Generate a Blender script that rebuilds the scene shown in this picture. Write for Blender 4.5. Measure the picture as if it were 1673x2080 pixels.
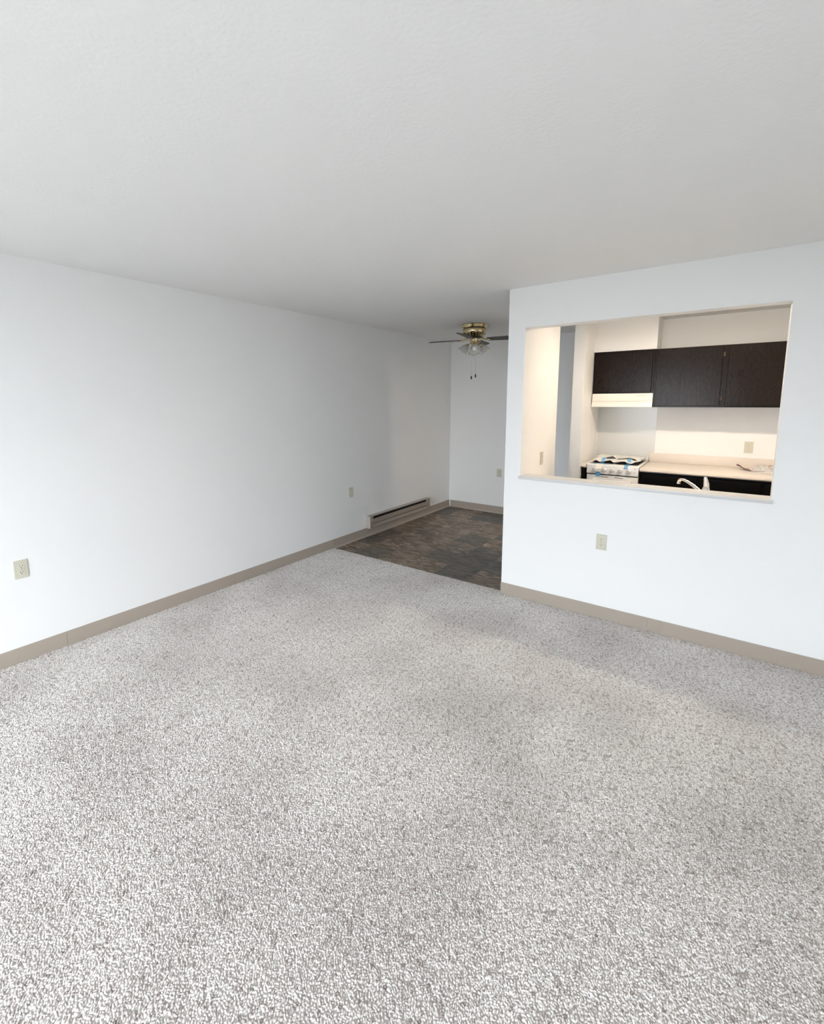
import bpy, bmesh, math, random
from mathutils import Vector, Matrix
random.seed(7)
for o in list(bpy.data.objects):
    bpy.data.objects.remove(o, do_unlink=True)
scene = bpy.context.scene
COL = scene.collection

# ------------------------------------------------------------------ camera
F_PX = 931.53337
YAW, PITCH, ROLL = 0.64395, -0.13548, -0.00403
CAM = Vector((3.42564, -3.48499, 1.59377))
def _cam_matrix():
    cy, sy, cp, sp = math.cos(YAW), math.sin(YAW), math.cos(PITCH), math.sin(PITCH)
    f = Vector((-sy * cp, cy * cp, sp)); r = Vector((cy, sy, 0)); u = r.cross(f)
    c, s = math.cos(ROLL), math.sin(ROLL)
    r2 = c * r + s * u; u2 = -s * r + c * u
    m = Matrix((( r2.x, u2.x, -f.x), (r2.y, u2.y, -f.y), (r2.z, u2.z, -f.z))).to_4x4()
    return Matrix.Translation(CAM) @ m
cam_d = bpy.data.cameras.new('camera')
cam_d.sensor_fit = 'VERTICAL'; cam_d.sensor_height = 36.0; cam_d.sensor_width = 36.0
cam_d.lens = F_PX * 36.0 / 2080.0
cam_d.shift_x = 44.8228 / 2080.0
cam_d.shift_y = -97.38732 / 2080.0
cam_d.clip_start = 0.05
cam = bpy.data.objects.new('camera', cam_d); COL.objects.link(cam)
cam.matrix_world = _cam_matrix()
scene.camera = cam

# ------------------------------------------------------------------ overcast daylight and exposure
world = bpy.data.worlds.new('overcast_sky'); scene.world = world
world.use_nodes = True
wn = world.node_tree.nodes; wn.clear()
bg = wn.new('ShaderNodeBackground'); wo = wn.new('ShaderNodeOutputWorld')
bg.inputs[0].default_value = (0.875, 0.94, 1.0, 1)
bg.inputs[1].default_value = 22.0
world.node_tree.links.new(bg.outputs[0], wo.inputs[0])

REAR_Y, RIGHT_X, FAR_Y, H = -6.0, 4.16, 2.593, 2.44
DOOR_X0, DOOR_X1, DOOR_Z1 = 1.20, 2.95, 2.12
portal = bpy.data.lights.new('daylight_portal', 'AREA')
portal.shape = 'RECTANGLE'; portal.size = DOOR_X1 - DOOR_X0; portal.size_y = DOOR_Z1
portal.cycles.is_portal = True
po = bpy.data.objects.new('daylight_portal', portal); COL.objects.link(po)
po.location = ((DOOR_X0 + DOOR_X1) / 2, REAR_Y - 0.13, DOOR_Z1 / 2)
po.rotation_euler = (math.radians(90), 0, 0)

vs = scene.view_settings
vs.view_transform = 'Standard'; vs.look = 'None'; vs.gamma = 1.0; vs.use_curve_mapping = False
vs.exposure = 0.37
cyc = scene.cycles; cyc.use_light_tree = False
cyc.use_adaptive_sampling = True; cyc.adaptive_threshold = 0.03
cyc.max_bounces = 8; cyc.diffuse_bounces = 6; cyc.glossy_bounces = 3; cyc.transmission_bounces = 6; cyc.transparent_max_bounces = 8
cyc.caustics_reflective = False; cyc.caustics_refractive = False; cyc.sample_clamp_indirect = 40.0

# ------------------------------------------------------------------ materials
def mat(name, color, rough=0.5, metal=0.0, spec=0.5, **kw):
    m = bpy.data.materials.new(name); m.use_nodes = True
    b = m.node_tree.nodes['Principled BSDF']
    b.inputs['Base Color'].default_value = (*color, 1)
    b.inputs['Roughness'].default_value = rough
    b.inputs['Metallic'].default_value = metal
    b.inputs['Specular IOR Level'].default_value = spec
    for k, v in kw.items():
        b.inputs[k.replace('_', ' ')].default_value = v
    return m
def nd(m, t, **kw):
    n = m.node_tree.nodes.new(t)
    for k, v in kw.items(): setattr(n, k, v)
    return n
def ln(m, a, b): m.node_tree.links.new(a, b)
def bsdf(m): return m.node_tree.nodes['Principled BSDF']
def ramp(m, stops):
    n = nd(m, 'ShaderNodeValToRGB')
    while len(n.color_ramp.elements) < len(stops): n.color_ramp.elements.new(0.5)
    for e, (p, c) in zip(n.color_ramp.elements, stops):
        e.position = p; e.color = (*c, 1)
    return n
def add_bump(m, scale, strength, dist=0.002, detail=3.0, coord='Object', stretch=(1, 1, 1)):
    tc = nd(m, 'ShaderNodeTexCoord'); mp = nd(m, 'ShaderNodeMapping')
    mp.inputs['Scale'].default_value = stretch
    ns = nd(m, 'ShaderNodeTexNoise'); ns.inputs['Scale'].default_value = scale; ns.inputs['Detail'].default_value = detail
    bp = nd(m, 'ShaderNodeBump'); bp.inputs['Strength'].default_value = strength; bp.inputs['Distance'].default_value = dist
    ln(m, tc.outputs[coord], mp.inputs[0]); ln(m, mp.outputs[0], ns.inputs['Vector'])
    ln(m, ns.outputs[0], bp.inputs['Height']); ln(m, bp.outputs[0], bsdf(m).inputs['Normal'])
    return ns

M = {}
M['wall'] = mat('wall_paint', (0.875, 0.88, 0.88), 0.55, spec=0.3); add_bump(M['wall'], 160, 0.12, 0.001, 1)
M['ceiling'] = mat('ceiling_paint', (0.86, 0.86, 0.85), 0.85, spec=0.15); add_bump(M['ceiling'], 70, 0.35, 0.003, 2)
M['base'] = mat('vinyl_base', (0.41, 0.355, 0.30), 0.5, spec=0.3); add_bump(M['base'], 30, 0.08, 0.002)
M['ivory'] = mat('ivory_plastic', (0.62, 0.60, 0.50), 0.35)
M['ivory_face'] = mat('ivory_receptacle', (0.66, 0.64, 0.53), 0.3)
M['slot'] = mat('slot_dark', (0.03, 0.028, 0.025), 0.7)
M['screw'] = mat('screw_metal', (0.5, 0.5, 0.46), 0.35, 0.9)
M['heater'] = mat('heater_enamel', (0.34, 0.285, 0.24), 0.4, spec=0.4)
M['heater_end'] = mat('heater_end_enamel', (0.44, 0.395, 0.345), 0.4, spec=0.4)
M['heater_dark'] = mat('heater_inside', (0.012, 0.010, 0.009), 0.8)
M['brass'] = mat('polished_brass', (0.72, 0.60, 0.36), 0.22, 1.0)
M['brass_dark'] = mat('brass_vent_dark', (0.03, 0.025, 0.02), 0.6)
M['blade'] = mat('fan_blade_walnut', (0.045, 0.033, 0.026), 0.45); add_bump(M['blade'], 12, 0.15, 0.002, 4, stretch=(1, 14, 14))
M['chain'] = mat('pull_chain_brass', (0.55, 0.5, 0.40), 0.35, 0.7)
M['fob'] = mat('pull_fob_black', (0.012, 0.011, 0.01), 0.5)
g = bpy.data.materials.new('shade_frosted'); g.use_nodes = True; n = g.node_tree.nodes; n.clear()
d_ = n.new('ShaderNodeBsdfDiffuse'); t_ = n.new('ShaderNodeBsdfTranslucent'); c_ = n.new('ShaderNodeBsdfTransparent'); s_ = n.new('ShaderNodeBsdfGlossy')
d_.inputs[0].default_value = (0.92, 0.92, 0.90, 1); t_.inputs[0].default_value = (0.92, 0.92, 0.90, 1); c_.inputs[0].default_value = (0.96, 0.96, 0.95, 1); s_.inputs['Roughness'].default_value = 0.15
m1 = n.new('ShaderNodeMixShader'); m2 = n.new('ShaderNodeMixShader'); m3 = n.new('ShaderNodeMixShader'); oo = n.new('ShaderNodeOutputMaterial')
m1.inputs[0].default_value = 0.5; m2.inputs[0].default_value = 0.32; m3.inputs[0].default_value = 0.06
L_ = g.node_tree.links
L_.new(d_.outputs[0], m1.inputs[1]); L_.new(t_.outputs[0], m1.inputs[2]); L_.new(m1.outputs[0], m2.inputs[1]); L_.new(c_.outputs[0], m2.inputs[2]); L_.new(m2.outputs[0], m3.inputs[1]); L_.new(s_.outputs[0], m3.inputs[2]); L_.new(m3.outputs[0], oo.inputs[0])
M['shade'] = g
M['bulb'] = mat('bulb_white', (0.85, 0.85, 0.83), 0.3)
M['laminate'] = mat('counter_laminate', (0.76, 0.70, 0.64), 0.35, spec=0.4)
M['ledge'] = mat('ledge_laminate', (0.665, 0.67, 0.675), 0.35, spec=0.4)
M['enamel'] = mat('range_white_enamel', (0.82, 0.82, 0.82), 0.18, spec=0.5)
M['enamel_grey'] = mat('range_grey_plastic', (0.62, 0.62, 0.63), 0.35)
M['iron'] = mat('cast_iron_black', (0.012, 0.012, 0.012), 0.6)
M['hood'] = mat('hood_almond_enamel', (0.86, 0.83, 0.77), 0.3)
M['hood_mark'] = mat('hood_logo_grey', (0.45, 0.44, 0.42), 0.5)
M['tape'] = mat('painters_tape_blue', (0.16, 0.42, 0.72), 0.6)
M['paper'] = mat('paper_white', (0.84, 0.84, 0.82), 0.8)
M['note'] = mat('paper_note_cream', (0.86, 0.86, 0.79), 0.8)
M['steel'] = mat('brushed_steel', (0.70, 0.69, 0.67), 0.28, 1.0)
M['nickel'] = mat('faucet_nickel', (0.78, 0.76, 0.73), 0.16, 1.0)
M['maroon'] = mat('leaflet_maroon', (0.14, 0.035, 0.045), 0.5)
M['plastic'] = mat('clear_plastic_film', (0.80, 0.79, 0.78), 0.2, spec=0.5, Alpha=0.55)
M['hinge'] = mat('hinge_bronze', (0.075, 0.052, 0.036), 0.35, 0.8)
M['concrete'] = mat('balcony_concrete', (0.17, 0.17, 0.165), 0.9); add_bump(M['concrete'], 30, 0.2)
M['alu'] = mat('door_frame_white', (0.75, 0.75, 0.74), 0.4)
M['lamp_body'] = mat('lamp_pan_white', (0.8, 0.8, 0.78), 0.5)
M['base_cab'] = mat('dark_oak_shaded', (0.0045, 0.004, 0.004), 0.45, spec=0.12)  # same oak as the wall cabinets, with shade and contrast darkened into the colour
M['toe'] = mat('toe_kick_black', (0.01, 0.009, 0.008), 0.8)

# clear thin pane
g = bpy.data.materials.new('door_glass'); g.use_nodes = True; n = g.node_tree.nodes; n.clear()
tr = n.new('ShaderNodeBsdfTransparent'); gl = n.new('ShaderNodeBsdfGlossy'); mx = n.new('ShaderNodeMixShader'); oo = n.new('ShaderNodeOutputMaterial')
gl.inputs['Roughness'].default_value = 0.02; mx.inputs[0].default_value = 0.07
g.node_tree.links.new(tr.outputs[0], mx.inputs[1]); g.node_tree.links.new(gl.outputs[0], mx.inputs[2]); g.node_tree.links.new(mx.outputs[0], oo.inputs[0])
M['glass'] = g

# dark stained oak: long vertical cathedral grain
m = mat('dark_oak', (0.02, 0.014, 0.012), 0.22, spec=0.12); M['oak'] = m
tc = nd(m, 'ShaderNodeTexCoord'); oi = nd(m, 'ShaderNodeObjectInfo')
ad = nd(m, 'ShaderNodeVectorMath', operation='MULTIPLY_ADD'); ad.inputs[1].default_value = (1, 1, 1)
cx = nd(m, 'ShaderNodeCombineXYZ'); ml = nd(m, 'ShaderNodeMath', operation='MULTIPLY'); ml.inputs[1].default_value = 7.0
ln(m, oi.outputs['Random'], ml.inputs[0]); ln(m, ml.outputs[0], cx.inputs[0]); ln(m, ml.outputs[0], cx.inputs[2])
ln(m, tc.outputs['Object'], ad.inputs[0]); ln(m, cx.outputs[0], ad.inputs[2])
mp = nd(m, 'ShaderNodeMapping'); mp.inputs['Scale'].default_value = (2.6, 1, 0.75)
ln(m, ad.outputs[0], mp.inputs[0])
ns = nd(m, 'ShaderNodeTexNoise'); ns.inputs['Scale'].default_value = 2.6; ns.inputs['Detail'].default_value = 3.5; ns.inputs['Roughness'].default_value = 0.5
ln(m, mp.outputs[0], ns.inputs['Vector'])
fr = nd(m, 'ShaderNodeMath', operation='MULTIPLY'); fr.inputs[1].default_value = 150
sn = nd(m, 'ShaderNodeMath', operation='SINE')
ln(m, ns.outputs[0], fr.inputs[0]); ln(m, fr.outputs[0], sn.inputs[0])
rp = ramp(m, [(0.0, (0.0105, 0.0066, 0.0050)), (1.0, (0.0175, 0.0112, 0.0086))])
mr = nd(m, 'ShaderNodeMapRange'); mr.inputs['From Min'].default_value = -1
ln(m, sn.outputs[0], mr.inputs['Value']); ln(m, mr.outputs[0], rp.inputs[0]); ln(m, rp.outputs[0], bsdf(m).inputs['Base Color'])
bp = nd(m, 'ShaderNodeBump'); bp.inputs['Strength'].default_value = 0.07; bp.inputs['Distance'].default_value = 0.002
ln(m, mr.outputs[0], bp.inputs['Height']); ln(m, bp.outputs[0], bsdf(m).inputs['Normal'])

# slate look vinyl tile; each tile reads its own random number
m = mat('slate_vinyl', (0.1, 0.09, 0.08), 0.42, spec=0.35); M['tile'] = m
tc = nd(m, 'ShaderNodeTexCoord'); oi = nd(m, 'ShaderNodeObjectInfo')
ml = nd(m, 'ShaderNodeMath', operation='MULTIPLY'); ml.inputs[1].default_value = 40
cx = nd(m, 'ShaderNodeCombineXYZ'); ln(m, oi.outputs['Random'], ml.inputs[0])
for k in range(3): ln(m, ml.outputs[0], cx.inputs[k])
ad = nd(m, 'ShaderNodeVectorMath', operation='ADD'); ln(m, tc.outputs['Object'], ad.inputs[0]); ln(m, cx.outputs[0], ad.inputs[1])
mp = nd(m, 'ShaderNodeMapping'); mp.inputs['Scale'].default_value = (1.0, 2.6, 1); mp.inputs['Rotation'].default_value = (0, 0, 0.12)
ln(m, ad.outputs[0], mp.inputs[0])
ns = nd(m, 'ShaderNodeTexNoise'); ns.inputs['Scale'].default_value = 6.0; ns.inputs['Detail'].default_value = 8; ns.inputs['Roughness'].default_value = 0.68; ns.inputs['Distortion'].default_value = 1.1
ln(m, mp.outputs[0], ns.inputs['Vector'])
rp = ramp(m, [(0.32, (0.055, 0.042, 0.032)), (0.44, (0.150, 0.113, 0.083)), (0.54, (0.26, 0.20, 0.15)), (0.68, (0.56, 0.44, 0.33))])
rp2 = ramp(m, [(0.32, (0.055, 0.050, 0.044)), (0.50, (0.115, 0.103, 0.088)), (0.62, (0.18, 0.155, 0.130)), (0.76, (0.32, 0.27, 0.22))])
ln(m, ns.outputs[0], rp.inputs[0]); ln(m, ns.outputs[0], rp2.inputs[0])
mixc = nd(m, 'ShaderNodeMix', data_type='RGBA')
sel = ramp(m, [(0.50, (0, 0, 0)), (0.85, (1, 1, 1))])
fr = nd(m, 'ShaderNodeMath', operation='FRACT'); m2 = nd(m, 'ShaderNodeMath', operation='MULTIPLY'); m2.inputs[1].default_value = 7.31
ln(m, oi.outputs['Random'], m2.inputs[0]); ln(m, m2.outputs[0], fr.inputs[0]); ln(m, fr.outputs[0], sel.inputs[0])
ln(m, sel.outputs[0], mixc.inputs[0]); ln(m, rp.outputs[0], mixc.inputs[6]); ln(m, rp2.outputs[0], mixc.inputs[7])
ln(m, mixc.outputs[2], bsdf(m).inputs['Base Color'])
bp = nd(m, 'ShaderNodeBump'); bp.inputs['Strength'].default_value = 0.25; bp.inputs['Distance'].default_value = 0.002
ln(m, ns.outputs[0], bp.inputs['Height']); ln(m, bp.outputs[0], bsdf(m).inputs['Normal'])
M['grout'] = mat('vinyl_joint', (0.30, 0.245, 0.195), 0.6)

# carpet yarn: colour per tuft plus soft worn patches
m = mat('carpet_yarn', (0.6, 0.58, 0.56), 0.95, spec=0.1); M['carpet'] = m
geo = nd(m, 'ShaderNodeNewGeometry')
rp = ramp(m, [(0.0, (0.33, 0.28, 0.26)), (0.05, (0.50, 0.455, 0.435)), (0.24, (0.67, 0.635, 0.615)), (0.60, (0.81, 0.785, 0.77)), (1.0, (0.90, 0.89, 0.88))])
ln(m, geo.outputs['Random Per Island'], rp.inputs[0])
ns = nd(m, 'ShaderNodeTexNoise'); ns.inputs['Scale'].default_value = 1.7; ns.inputs['Detail'].default_value = 2
ln(m, geo.outputs['Position'], ns.inputs['Vector'])
rp3 = ramp(m, [(0.34, (0.85, 0.83, 0.815)), (0.60, (1, 0.99, 0.975))])
ln(m, ns.outputs[0], rp3.inputs[0])
mu = nd(m, 'ShaderNodeMix', data_type='RGBA', blend_type='MULTIPLY'); mu.inputs[0].default_value = 1.0
ln(m, rp.outputs[0], mu.inputs[6]); ln(m, rp3.outputs[0], mu.inputs[7]); ln(m, mu.outputs[2], bsdf(m).inputs['Base Color'])
M['backing'] = mat('carpet_backing', (0.56, 0.53, 0.51), 0.95, spec=0.05)

# satin metal splash sheet
m = mat('splash_sheet', (0.58, 0.59, 0.585), 0.22, 0.0, spec=0.5); M['splash'] = m
add_bump(m, 6, 0.10, 0.004, 2)

# ------------------------------------------------------------------ mesh helpers
class MB:
    def __init__(s): s.bm = bmesh.new()
    def box(s, x0, x1, y0, y1, z0, z1, bevel=0.0, seg=2):
        b = bmesh.new()
        bmesh.ops.create_cube(b, size=1)
        for v in b.verts:
            v.co = Vector(((x0 + x1) / 2 + v.co.x * (x1 - x0), (y0 + y1) / 2 + v.co.y * (y1 - y0), (z0 + z1) / 2 + v.co.z * (z1 - z0)))
        if bevel > 0:
            bmesh.ops.bevel(b, geom=list(b.edges), offset=bevel, segments=seg, profile=0.5, affect='EDGES')
        s._merge(b); return s
    def _merge(s, b):
        me = bpy.data.meshes.new('tmp'); b.to_mesh(me); b.free(); s.bm.from_mesh(me); bpy.data.meshes.remove(me)
    def prism(s, pts, axis, a, b_):
        # pts: 2D outline (CCW), extruded along axis 'x','y' or 'z' from a to b_
        def P(u, v, w):
            return {'x': (w, u, v), 'y': (u, w, v), 'z': (u, v, w)}[axis]
        lo = [s.bm.verts.new(P(u, v, a)) for u, v in pts]; hi = [s.bm.verts.new(P(u, v, b_)) for u, v in pts]
        k = len(pts)
        s.bm.faces.new(lo[::-1]); s.bm.faces.new(hi)
        for i in range(k): s.bm.faces.new((lo[i], lo[(i + 1) % k], hi[(i + 1) % k], hi[i]))
        bmesh.ops.recalc_face_normals(s.bm, faces=s.bm.faces); return s
    def lathe(s, prof, seg=32, c=(0, 0, 0), mtx=None, wave=None):
        rings = []
        for j, (r, z) in enumerate(prof):
            ring = []
            for i in range(seg):
                a = 2 * math.pi * i / seg
                rr = r; zz = z
                if wave: rr, zz = wave(j, a, r, z)
                p = Vector((rr * math.cos(a), rr * math.sin(a), zz))
                if mtx: p = mtx @ p
                ring.append(s.bm.verts.new(p + Vector(c)))
            rings.append(ring)
        for a_, b_ in zip(rings, rings[1:]):
            for i in range(seg):
                s.bm.faces.new((a_[i], a_[(i + 1) % seg], b_[(i + 1) % seg], b_[i]))
        if prof[0][0] > 1e-5 and not wave: s.bm.faces.new(rings[0][::-1])
        if prof[-1][0] > 1e-5 and not wave: s.bm.faces.new(rings[-1])
        bmesh.ops.recalc_face_normals(s.bm, faces=s.bm.faces); return s
    def tube(s, pts, rad, seg=10):
        pts = [Vector(p) for p in pts]
        rads = rad if isinstance(rad, (list, tuple)) else [rad] * len(pts)
        rings = []
        up = Vector((0, 0, 1))
        for i, p in enumerate(pts):
            t = (pts[min(i + 1, len(pts) - 1)] - pts[max(i - 1, 0)]).normalized()
            a = t.cross(up)
            if a.length < 1e-3: a = t.cross(Vector((1, 0, 0)))
            a.normalize(); b = t.cross(a).normalized()
            rings.append([s.bm.verts.new(p + rads[i] * (math.cos(2 * math.pi * k / seg) * a + math.sin(2 * math.pi * k / seg) * b)) for k in range(seg)])
        for A, B in zip(rings, rings[1:]):
            for k in range(seg): s.bm.faces.new((A[k], A[(k + 1) % seg], B[(k + 1) % seg], B[k]))
        s.bm.faces.new(rings[0][::-1]); s.bm.faces.new(rings[-1])
        bmesh.ops.recalc_face_normals(s.bm, faces=s.bm.faces); return s
    def sheet(s, fn, nu, nv, thick=0.0008):
        top = [[s.bm.verts.new(fn(i / nu, j / nv)) for j in range(nv + 1)] for i in range(nu + 1)]
        bot = [[s.bm.verts.new(Vector(fn(i / nu, j / nv)) - Vector((0, 0, thick))) for j in range(nv + 1)] for i in range(nu + 1)]
        for i in range(nu):
            for j in range(nv):
                s.bm.faces.new((top[i][j], top[i + 1][j], top[i + 1][j + 1], top[i][j + 1]))
                s.bm.faces.new((bot[i][j], bot[i][j + 1], bot[i + 1][j + 1], bot[i + 1][j]))
        for i in range(nu):
            s.bm.faces.new((top[i][0], bot[i][0], bot[i + 1][0], top[i + 1][0])); s.bm.faces.new((top[i][nv], top[i + 1][nv], bot[i + 1][nv], bot[i][nv]))
        for j in range(nv):
            s.bm.faces.new((top[0][j], top[0][j + 1], bot[0][j + 1], bot[0][j])); s.bm.faces.new((top[nu][j], bot[nu][j], bot[nu][j + 1], top[nu][j + 1]))
        bmesh.ops.recalc_face_normals(s.bm, faces=s.bm.faces); return s
    def build(s, name, material, parent=None, smooth=False, label=None, angle=35):
        me = bpy.data.meshes.new(name); s.bm.to_mesh(me); s.bm.free()
        me.materials.append(material)
        o = bpy.data.objects.new(name, me); COL.objects.link(o)
        if smooth:
            for p in me.polygons: p.use_smooth = True
            try: me.set_sharp_from_angle(angle=math.radians(angle))
            except Exception: pass
        if parent is not None: o.parent = parent
        if label: o['label'] = label
        return o
def empty(name, loc=(0, 0, 0), rz=0.0):
    o = bpy.data.objects.new(name, None); COL.objects.link(o); o.location = loc; o.rotation_euler = (0, 0, rz)
    o.empty_display_size = 0.05; return o
def tag(o, label, cat, group=None, kind=None):
    o['label'] = label; o['category'] = cat
    if group: o['group'] = group
    if kind: o['kind'] = kind
    return o
def struct(o, label=None):
    o['kind'] = 'structure'
    if label: o['label'] = label
    return o

# ------------------------------------------------------------------ room shell
XP, T = 1.967, 0.11                      # free end and thickness of the pass-through wall
OX0, OX1, OZ0, OZ1 = 2.098, 3.632, 0.985, 2.145
FZ = -0.006                              # vinyl level, a little below the carpet top
b = MB(); b.box(-0.15, RIGHT_X + 0.15, REAR_Y - 0.15, FAR_Y + 0.15, -0.16, FZ - 0.0012)
floor = struct(b.build('floor', M['grout']), 'subfloor under the carpet and the slate look vinyl tiles')
b = MB(); b.box(-0.15, RIGHT_X + 0.15, REAR_Y - 0.15, FAR_Y + 0.15, H, H + 0.15)
struct(b.build('ceiling', M['ceiling']), 'white lightly textured ceiling')
b = MB(); b.box(-0.15, 0, REAR_Y - 0.15, FAR_Y + 0.15, FZ - 0.004, H)
struct(b.build('wall_left', M['wall']), 'long white wall with baseboard heater')
b = MB(); b.box(0, RIGHT_X, FAR_Y, FAR_Y + 0.15, FZ - 0.004, H)
struct(b.build('wall_far', M['wall']), 'white end wall behind the ceiling fan')
b = MB(); b.box(RIGHT_X, RIGHT_X + 0.15, REAR_Y - 0.15, FAR_Y + 0.15, FZ - 0.004, H)
struct(b.build('wall_right', M['wall']), 'white wall closing the room beyond the pass-through')
b = MB()
b.box(0, DOOR_X0, REAR_Y - 0.15, REAR_Y, FZ - 0.004, H)
b.box(DOOR_X1, RIGHT_X, REAR_Y - 0.15, REAR_Y, FZ - 0.004, H)
b.box(DOOR_X0, DOOR_X1, REAR_Y - 0.15, REAR_Y, DOOR_Z1, H)
struct(b.build('wall_rear', M['wall']), 'white wall around the sliding glass door')
# partition with the pass-through, one mesh with a real hole
b = MB()
xs = [XP, OX0, OX1, RIGHT_X]; zs = [FZ - 0.004, OZ0, OZ1, H]
V = {}
for yi, y in enumerate((0.0, T)):
    for i, x in enumerate(xs):
        for j, z in enumerate(zs): V[yi, i, j] = b.bm.verts.new((x, y, z))
for i in range(3):
    for j in range(3):
        if (i, j) == (1, 1): continue
        for yi in (0, 1): b.bm.faces.new([V[yi, i, j], V[yi, i + 1, j], V[yi, i + 1, j + 1], V[yi, i, j + 1]])
def quad(a, c): b.bm.faces.new([V[0, *a], V[0, *c], V[1, *c], V[1, *a]])
for k in range(3):
    quad((k, 0), (k + 1, 0)); quad((k, 3), (k + 1, 3)); quad((0, k), (0, k + 1)); quad((3, k), (3, k + 1))
quad((1, 1), (2, 1)); quad((1, 2), (2, 2)); quad((1, 1), (1, 2)); quad((2, 1), (2, 2))
bmesh.ops.recalc_face_normals(b.bm, faces=b.bm.faces)
struct(b.build('wall_partition', M['wall']), 'white wall with pass-through opening into the kitchen')
KLX = 2.062
b = MB(); b.box(XP, KLX, T, 0.975, FZ - 0.004, H)
struct(b.build('wall_kitchen_side', M['wall']), 'short white wall between dining corner and kitchen')
SX0, SX1, SY, KY = 2.03, 2.14, 1.575, 2.26
b = MB(); b.box(SX0, SX1, SY, FAR_Y, FZ - 0.004, H)
struct(b.build('wall_stub', M['wall']), 'white wall end beside the range')
b = MB(); b.box(SX1, RIGHT_X, KY, FAR_Y, FZ - 0.004, H)
struct(b.build('wall_kitchen_back', M['wall']), 'white kitchen wall behind the counter')
CABF = 1.94                               # face of the wall cabinets
b = MB(); b.box(SX1, 2.735, CABF + 0.004, KY, 2.113, H)
struct(b.build('wall_duct_chase', M['wall']), 'white boxed duct above the range cabinet')

# ledge of the pass-through
b = MB(); b.box(OX0 - 0.008, OX1 + 0.006, -0.028, 0.140, OZ0, 1.008, 0.004)
struct(b.build('trim_1', M['ledge'], smooth=True), 'pale laminate ledge of the pass-through')

# rear sliding glass door and balcony outside (behind the camera)
dr = struct(empty('door_1', ((DOOR_X0 + DOOR_X1) / 2, REAR_Y, 0)), 'sliding glass door in the rear wall')
dw = (DOOR_X1 - DOOR_X0) / 2
b = MB()
b.box(-dw, dw, -0.13, -0.02, DOOR_Z1 - 0.05, DOOR_Z1); b.box(-dw, dw, -0.13, -0.02, FZ, 0.03)
b.box(-dw, -dw + 0.05, -0.13, -0.02, 0.03, DOOR_Z1 - 0.05); b.box(dw - 0.05, dw, -0.13, -0.02, 0.03, DOOR_Z1 - 0.05)
b.build('door_frame', M['alu'], dr)
for k, (x0, x1, y) in enumerate(((-dw + 0.05, 0.03, -0.10), (-0.03, dw - 0.05, -0.06))):
    b = MB()
    b.box(x0, x0 + 0.05, y - 0.015, y + 0.015, 0.03, DOOR_Z1 - 0.05); b.box(x1 - 0.05, x1, y - 0.015, y + 0.015, 0.03, DOOR_Z1 - 0.05)
    b.box(x0 + 0.05, x1 - 0.05, y - 0.015, y + 0.015, 0.03, 0.10); b.box(x0 + 0.05, x1 - 0.05, y - 0.015, y + 0.015, DOOR_Z1 - 0.11, DOOR_Z1 - 0.05)
    sash = b.build('sash', M['alu'], dr)
    b = MB(); b.box(x0 + 0.05, x1 - 0.05, y - 0.003, y + 0.003, 0.10, DOOR_Z1 - 0.11)
    b.build('pane', M['glass'], sash)
b = MB(); b.box(-14, 18, -40, REAR_Y - 0.15, -0.30, -0.18)
struct(b.build('ground', M['concrete']), 'pale concrete ground outside the glass door')

# ------------------------------------------------------------------ vinyl tiles (parts of the floor)
TS, GAP = 0.333, 0.0034
GX, GY = 0.598 - 2 * TS, 0.388 - TS
tile_meshes = {}
def tile(x0, x1, y0, y1):
    w, d = round(x1 - x0, 4), round(y1 - y0, 4)
    if w < 0.02 or d < 0.02: return
    key = (w, d)
    if key not in tile_meshes:
        bb = MB(); bb.box(-w / 2, w / 2, -d / 2, d / 2, -0.0011, 0.0, 0.0004, 1)
        me = bpy.data.meshes.new('tile'); bb.bm.to_mesh(me); bb.bm.free(); me.materials.append(M['tile']); tile_meshes[key] = me
    o = bpy.data.objects.new('tile', tile_meshes[key]); COL.objects.link(o)
    o.parent = floor; o.location = ((x0 + x1) / 2, (y0 + y1) / 2, FZ)
def lay(ax0, ax1, ay0, ay1):
    for i in range(0, 14):
        for j in range(0, 9):
            x0, x1 = max(ax0, GX + i * TS + GAP / 2), min(ax1, GX + (i + 1) * TS - GAP / 2)
            y0, y1 = max(ay0, GY + j * TS + GAP / 2), min(ay1, GY + (j + 1) * TS - GAP / 2)
            if x1 > x0 and y1 > y0: tile(x0, x1, y0, y1)
lay(0.001, XP - 0.001, GY, FAR_Y - 0.001)
lay(XP + 0.001, SX0 - 0.001, 0.977, FAR_Y - 0.001)
lay(KLX + 0.001, RIGHT_X - 0.001, 0.76, 1.60)

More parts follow.
